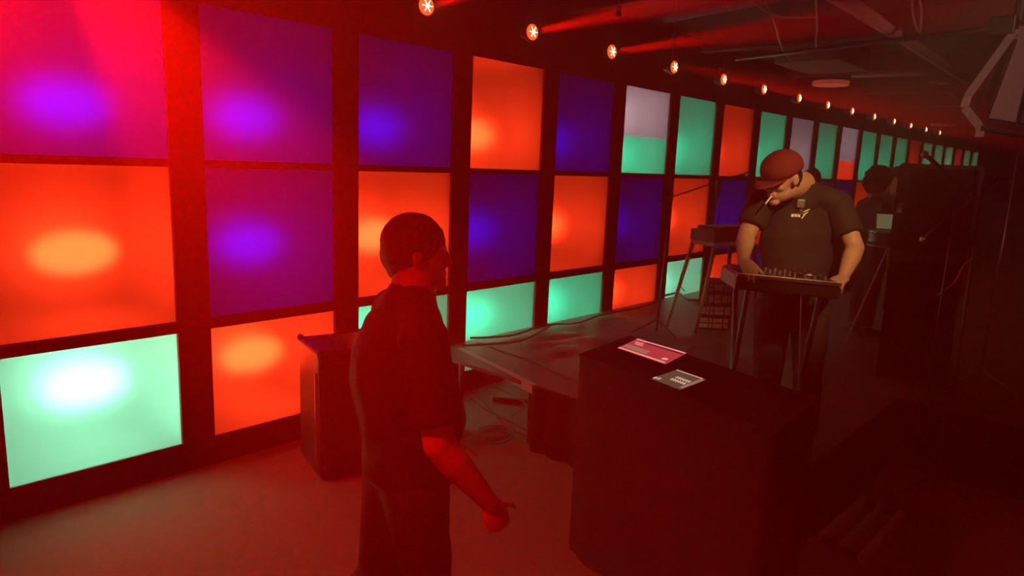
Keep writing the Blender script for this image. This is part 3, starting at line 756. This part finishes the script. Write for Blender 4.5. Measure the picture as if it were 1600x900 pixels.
cable([P(1070, 455, 6.4), P(1062, 440, 6.3), P(1075, 405, 6.4), P(1095, 392, 6.5)], 'thin cable looping beside the stacked equipment cases', .005)
cable([onz(x, y, SZ + .02) for x, y in ((1038, 462), (1060, 458), (1075, 468), (1092, 470), (1110, 476))], 'thick black cable on the stage below the white panel', .014)
# ------------------------------------------------------------------ microphone stands
def mic_stand(foot, top, boom_end, label, mic=True, legs=True, mm='dmetal', z=SZ, group='microphone stands'):
    foot, top = V(foot), V(top)
    t = empty('microphone_stand', foot, label, 'microphone stand', group)
    MB().cyl(foot + V((0, 0, .03)), top, .011, .009, n=8).build('pole', M[mm], t, True)
    for a in (20, 140, 260):
        e = foot + V((math.cos(math.radians(a)) * .24, math.sin(math.radians(a)) * .24, .01))
        MB().cyl(foot + V((0, 0, .14)), e, .008, n=6).build('leg', M[mm], t)
    if boom_end is not None:
        be = V(boom_end); bd = (be - top).normalized()
        MB().cyl(top - bd * .12, be, .007, n=6).build('boom', M[mm], t)
        MB().cyl(top - V((0, 0, .03)), top + V((0, 0, .03)), .018, n=10).build('clutch', M['black'], t)
        if mic:
            k = MB().cyl(be, be + bd * .13 + V((0, 0, -.02)), .011, .016, n=10).build('microphone', M['black'], t, True)
            MB().ell(be + bd * .15 + V((0, 0, -.022)), (.025,) * 3, None, 12, 8).build('microphone_head', M['metal'], k, True)
    return t
f0 = onz(1026, 482, SZ); s_ = 5.9 / (f0.length)
f0 = P(1028, 490, 6.35); f0.z = SZ
mic_stand(f0, P(1049, 308, 6.3), P(1140, 278, 6.1), 'microphone stand with a long boom reaching over the electric piano')
mtop = P(1122, 292, 5.9)
b = MB().cyl(mtop + V((0, 0, .06)), mtop - V((0, 0, .10)), .022, .014, n=12).build('hanging_microphone', M['black'], None, True); tag(b, 'black microphone hanging below the boom arm over the piano', 'microphone')
cable([mtop - V((0, 0, .1)), P(1124, 330, 5.92), P(1120, 350, 5.9), P(1100, 385, 6.0)], 'thin cable hanging down from the microphone over the piano', .004)
# ------------------------------------------------------------------ right hand side gear
def stackbox(name, label, cat, px0, px1, py, dep, h, z0, depth=.45, m='black', group=None, y1=None):
    a, c = P(px0, py, dep), P(px1, py, dep + .05); a.z = c.z = 0
    wv = c - a; dv = (V((c.x + a.x, c.y + a.y, 0)) * .5 + V((.0, -.4, 0))).normalized() * depth
    q4 = [a, c, c + dv, a + dv]
    t = empty(name, (*(sum(q4, V()) / 4).xy, z0), label, cat, group)
    b = MB(); quadbox(b, q4, z0, z0 + h); bmesh.ops.bevel(b.bm, geom=b.bm.edges[:], offset=.012, segments=2, affect='EDGES'); b.build('cabinet', M[m], t)
    return t, q4, dv.normalized()
def face(t, q4, dn_, z0, h, u0, u1, v0, v1, m, name, th=.012):
    a_, c_ = q4[0].lerp(q4[1], u0), q4[0].lerp(q4[1], u1); o = -dn_ * th
    return MB().hexa([a_ + o + Up * (z0 + h * v0), c_ + o + Up * (z0 + h * v0), c_ + Up * (z0 + h * v0), a_ + Up * (z0 + h * v0), a_ + o + Up * (z0 + h * v1), c_ + o + Up * (z0 + h * v1), c_ + Up * (z0 + h * v1), a_ + Up * (z0 + h * v1)]).build(name, m, t)
def cone_driver(t, q4, dn_, z, u, r):
    c = q4[0].lerp(q4[1], u) + Up * z
    rim = MB().cyl(c - dn_ * .012, c - dn_ * .002, r, r, n=28).build('speaker_rim', M['dmetal'], t)
    MB().cyl(c - dn_ * .016, c - dn_ * .012, r * .86, r * .86, n=28).build('speaker_cone', M['rubber'], rim)
hb = 1.10
t, q4, dn_ = stackbox('bass_speaker', 'large black speaker at the bottom of the tall stack on the right', 'speaker', 1412, 1528, 255, 5.0, .50, SZ, .5, group='stacked speakers')
face(t, q4, dn_, SZ, .50, .06, .94, .05, .95, mat('speaker grille', (.03, .026, .026), .6, bump=.8, bscale=200), 'grille')
cone_driver(t, q4, dn_, SZ + .25, .5, .19)
t, q4, dn_ = stackbox('guitar_amplifier', 'black amplifier with a round badge in the middle of the right hand stack', 'amplifier', 1410, 1530, 255, 5.02, .50, .962, .45, group='stacked speakers')
face(t, q4, dn_, .962, .50, .05, .95, .06, .70, bpy.data.materials['speaker grille'], 'grille')
face(t, q4, dn_, .962, .50, .05, .95, .76, .93, M['greyface'], 'control_panel', .008)
cone_driver(t, q4, dn_, .962 + .19, .45, .13)
t, q4, dn_ = stackbox('top_speaker', 'black speaker on top of the tall stack on the right', 'speaker', 1406, 1540, 255, 5.05, .60, 1.464, .45, group='stacked speakers')
face(t, q4, dn_, 1.464, .60, .20, .95, .05, .95, bpy.data.materials['speaker grille'], 'grille')
face(t, q4, dn_, 1.464, .60, .02, .14, .70, .98, M['greyface'], 'side_panel', .01); face(t, q4, dn_, 1.464, .60, .04, .10, .40, .52, M['white'], 'sticker', .013); face(t, q4, dn_, 1.464, .60, .02, .14, .36, .6, M['black'], 'label_plate', .011)
cone_driver(t, q4, dn_, 1.464 + .26, .6, .16)
# small table with a pale box in front of the curly haired person
c = P(1392, 362, 6.1)
t = empty('drum', (c.x, c.y, SZ), 'small side drum on a stand below the curly haired person', 'drum')
MB().cyl((c.x, c.y, c.z - .13), (c.x, c.y, c.z), .17, n=28).build('shell', M['dmetal'], t, True)
MB().cyl((c.x, c.y, c.z), (c.x, c.y, c.z + .004), .165, n=28).build('drum_head', M['paper'], t)
for zz_ in (-.125, -.005): MB().tube([(c.x + .174 * math.cos(a * math.pi / 14), c.y + .174 * math.sin(a * math.pi / 14), c.z + zz_) for a in range(29)], .006, 5).build('hoop', M['metal'], t)
for a in (0, 120, 240): MB().cyl((c.x, c.y, c.z - .13), (c.x + .25 * math.cos(math.radians(a)), c.y + .25 * math.sin(math.radians(a)), SZ), .01, n=6).build('leg', M['metal'], t)
c = P(1390, 349, 6.25)
t = empty('pale_box', (c.x, c.y, c.z - .05), 'pale square monitor lit softly in front of the curly haired person', 'monitor')
bx_ = Matrix.Translation(c) @ basis(math.radians(215), -.2).to_4x4()
MB().box((-.03, -.12, -.06), (0, .12, .09), .005, bx_).build('case', M['black'], t); MB().box((.0, -.11, -.05), (.004, .11, .08), 0, bx_).build('screen', emat('pale monitor face', (.20, .22, .10), .7), t)
# slim poles
z0 = 0
fp = onz(1528, 605, 0); r1 = ray(1588, 225)
mic_stand(V((5.98, .81, SZ)), V((6.0, .81, 2.2)), None, 'tall pale steel pole stand at the right edge of the stack', mm='metal', group='tall stands')
mic_stand(V((5.42, 1.02, SZ)), P(1498, 292, 4.6), P(1470, 262, 4.6), 'microphone stand directly in front of the tall speaker stack')
p = P(1534, 300, 4.45); mic_stand(V((p.x, p.y - .02, SZ)), p, P(1475, 345, 4.6), 'second microphone stand right of the speaker stack')
cable(smooth_path([P(1465, 462, 4.75), P(1492, 440, 4.7), P(1506, 415, 4.7), P(1522, 402, 4.7)], 4), 'pale cable slanting across the front of the speaker stack', .007, 'wood')
# pedal board tray on the floor, right of the desk
pc = [onz(*e, .02) for e in [(1350, 782), (1408, 805), (1345, 876), (1284, 841)]]
cc = sum(pc, V()) / 4
t = empty('pedal_tray', (cc.x, cc.y, 0), 'flat metal rail tray lying on the floor right of the desk', 'tray')
def bars(p, q, w_, h, m, nm):
    p, q = V((p.x, p.y, 0)), V((q.x, q.y, 0)); d = (q - p).normalized(); n_ = V((-d.y, d.x, 0)) * w_ / 2
    MB().hexa([p - n_ + Up * .003, q - n_ + Up * .003, q + n_ + Up * .003, p + n_ + Up * .003, p - n_ + Up * h, q - n_ + Up * h, q + n_ + Up * h, p + n_ + Up * h]).build(nm, m, t)
for u in (0, .5, 1):
    bars(pc[0].lerp(pc[1], u), pc[3].lerp(pc[2], u), .035, .045, M['alu'], 'rail')
for v in (0.02, .98): bars(pc[0].lerp(pc[3], v), pc[1].lerp(pc[2], v), .03, .035, M['dmetal'], 'cross_bar')
t2 = V((4.30, .62, 0))
mic_stand(V((4.86, .80, 0)), P(1478, 640, 4.3), None, 'short dark stand on the floor by the right edge', z=0, group='tall stands')

# ------------------------------------------------------------------ hanging speaker upper right
t = empty('hanging_speaker', P(1560, 100, 3.1), 'black speaker hung from the ceiling by a steel yoke at upper right', 'speaker')
a, b_, c, d = P(1545, 45, 3.1), P(1640, 30, 3.1), P(1620, 205, 3.0), P(1556, 190, 3.0)
dp = ray(1560, 100).normalized() * .30
a, b_, c, d = P(1592, 35, 3.1), P(1700, 25, 3.1), P(1690, 215, 3.05), P(1540, 190, 3.05)
MB().hexa([d, c, c + dp, d + dp, a, b_, b_ + dp, a + dp]).build('cabinet', M['black'], t)
g = -ray(1560, 100).normalized() * .012
def inset(s0, s1, m, nm, gg=1.0):
    p = [d.lerp(c, s0).lerp(a.lerp(b_, s0), .04), d.lerp(c, s1).lerp(a.lerp(b_, s1), .04), d.lerp(c, s1).lerp(a.lerp(b_, s1), .96), d.lerp(c, s0).lerp(a.lerp(b_, s0), .96)]
    MB().hexa([p[0] + g * gg, p[1] + g * gg, p[1], p[0], p[3] + g * gg, p[2] + g * gg, p[2], p[3]]).build(nm, m, t)
inset(.02, .30, M['greyface'], 'baffle'); inset(.34, .97, bpy.data.materials['speaker grille'], 'grille', 1.2)
yk = [P(1588, 45, 3.0), P(1512, 150, 3.0), P(1507, 168, 3.0), P(1532, 200, 3.0), P(1530, 214, 3.0), P(1640, 216, 3.0)]
b = MB()
for p, q in zip(yk[:4], yk[1:5]):
    d_ = (q - p).normalized(); v_ = ray(1540, 120).normalized(); s_ = d_.cross(v_).normalized() * .016; k_ = v_ * .05
    b.hexa([p - s_, q - s_, q + s_, p + s_, p - s_ + k_, q - s_ + k_, q + s_ + k_, p + s_ + k_])
b.build('yoke', M['greyface'], t)
MB().cyl(yk[3], yk[5], .014, n=8).build('yoke_bar', M['dmetal'], t)
for px in (1528, 1545): MB().cyl(P(px, 172 if px == 1528 else 175, 3.02), P(px + 42, 62, 3.05), .008, n=6).build('strut', M['dmetal'], t)
k0 = P(1590, 34, 3.05); MB().cyl(k0, V((k0.x, k0.y, ZC)), .02, n=10).build('ceiling_mount', M['dmetal'], t)
MB().box((-.05, -.05, -.04), (.05, .05, .04), .006, Matrix.Translation(P(1568, 42, 3.05))).build('clamp', M['black'], t)

# ------------------------------------------------------------------ ceiling services
def pipe(pts, r, name, label, m='duct', cat='pipe', n=14, group=None):
    o = tag(MB().tube(pts, r, n).build(name, M[m], None, True), label, cat, group)
    for u in (.12, .88):
        c = V(pts[0]).lerp(V(pts[-1]), u)
        MB().cyl(c + V((0, 0, r * .8)), (c.x, c.y, ZC), .004, n=6).build('hanger', M['dmetal'], o)
    return o
pipe([onz(1285, -20, 3.22), onz(1400, 52, 3.22), onz(1512, 124, 3.22)], .055, 'ceiling_pipe', 'thick dusty pipe running diagonally under the ceiling at upper right')
pipe([onz(1150, 92, 3.1), onz(1290, 76, 3.1), onz(1420, 60, 3.1), onz(1560, 44, 3.1)], .022, 'conduit', 'thin dark conduit running across below the thick ceiling pipe', 'dmetal')
pipe([onz(1040, 28, 3.32), onz(1215, -6, 3.32)], .045, 'ceiling_pipe', 'pale tube under the ceiling near the top edge centre')
pipe([onz(1330, 119, 3.3), onz(1440, 116, 3.3)], .02, 'light_tube', 'thin shiny tube under the ceiling left of the hanging speaker', 'tube')
pipe([onz(1462, 133, 3.3), onz(1500, 155, 3.3)], .02, 'conduit', 'short slanting conduit close to the hanging speaker', 'tube')
pipe([onz(1455, 194, 3.05), onz(1492, 195, 3.05)], .03, 'light_tube', 'short pale tube low over the far end of the room', 'tube')
pipe([onz(1452, 128, 3.3), onz(1515, 134, 3.3)], .02, 'light_tube', 'bright short tube directly left of the speaker yoke', 'tube')
c = onz(1298, 131, 3.12)
t = empty('ceiling_fixture', c, 'round pinkish disc fixture under the ceiling near the centre right', 'ceiling light')
MB().cyl(c - Up * .02, c + Up * .03, .22, n=32).build('disc', mat('pinkish fixture face', (.55, .30, .22), .6, emis=(.55, .06, .035), es=.55), t); MB().cyl(c + Up * .03, (c.x, c.y, ZC), .015, n=8).build('stem', M['dmetal'], t)
c = onz(1285, 100, 3.2)
tag(MB().box((c.x - .5, c.y - .35, 3.16), (c.x + .5, c.y + .35, ZC), .01).build('duct_box', M['ductbox']), 'square dusty duct box above the round ceiling fixture', 'duct')
tag(MB().box((7.2, .2, 3.12), (11.5, 1.0, ZC), .01).build('air_duct', M['ductbox']), 'long rectangular air duct along the ceiling at upper right', 'duct')
for i in range(9):
    x = 2.4 + i * 2.3
    tag(MB().box((x, YR, ZC - .22), (x + .12, YW - .3, ZC), .004).build('ceiling_beam', M['ceil']), 'dark ceiling beam crossing the room' + (', %s from the camera' % ORD[i]), 'beam', 'ceiling beams')
for i, pl in enumerate([[(1195, 0), (1212, 40), (1222, 75), (1245, 108)], [(1275, 0), (1277, 40), (1275, 70), (1284, 78)], [(1425, 0), (1428, 30), (1437, 50), (1440, 20), (1437, 0)], [(1165, -5), (1205, 22), (1240, 28), (1278, 26)]]):
    tag(MB().tube(smooth_path([onz(x, y, 3.18) for x, y in pl]), .008).build('hanging_cable', M['wood'], None, True), ['loose pale wire sagging from the ceiling left of the pipes', 'loose wire hanging straight down near the ceiling duct', 'looped wire hanging right of the thick ceiling pipe', 'nearly level wire strung under the ceiling'][i], 'wire', 'loose ceiling wires')
w0 = P(1050, 98, 5.5)
tag(MB().cyl(w0, (w0.x, w0.y, ZC), .005, n=6).build('suspension_wire', M['wood']), 'thin pale suspension wire ending at the fourth pinspot', 'wire')
c = P(967, 12, 4.4)
t = empty('hanging_clamp', c, 'small metal clamp dangling at the top edge above the panels', 'clamp')
b = MB(); b.tube([c + V((0, 0, .18)), c + V((0, 0, .02))], .004); b.build('cord', M['wood'], t)
MB().tube([c + V((.016 * math.cos(a), 0, .012 * math.sin(a) * 2)) for a in [i * .6 for i in range(11)]], .005).build('hook', M['metal'], t)
MB().box((-.02, -.01, -.05), (.02, .01, -.02), .003, Matrix.Translation(c)).build('jaw', M['metal'], t)
MB().cyl(c + V((0, 0, .18)), (c.x, c.y, ZC), .004, n=6).build('wire', M['dmetal'], t)
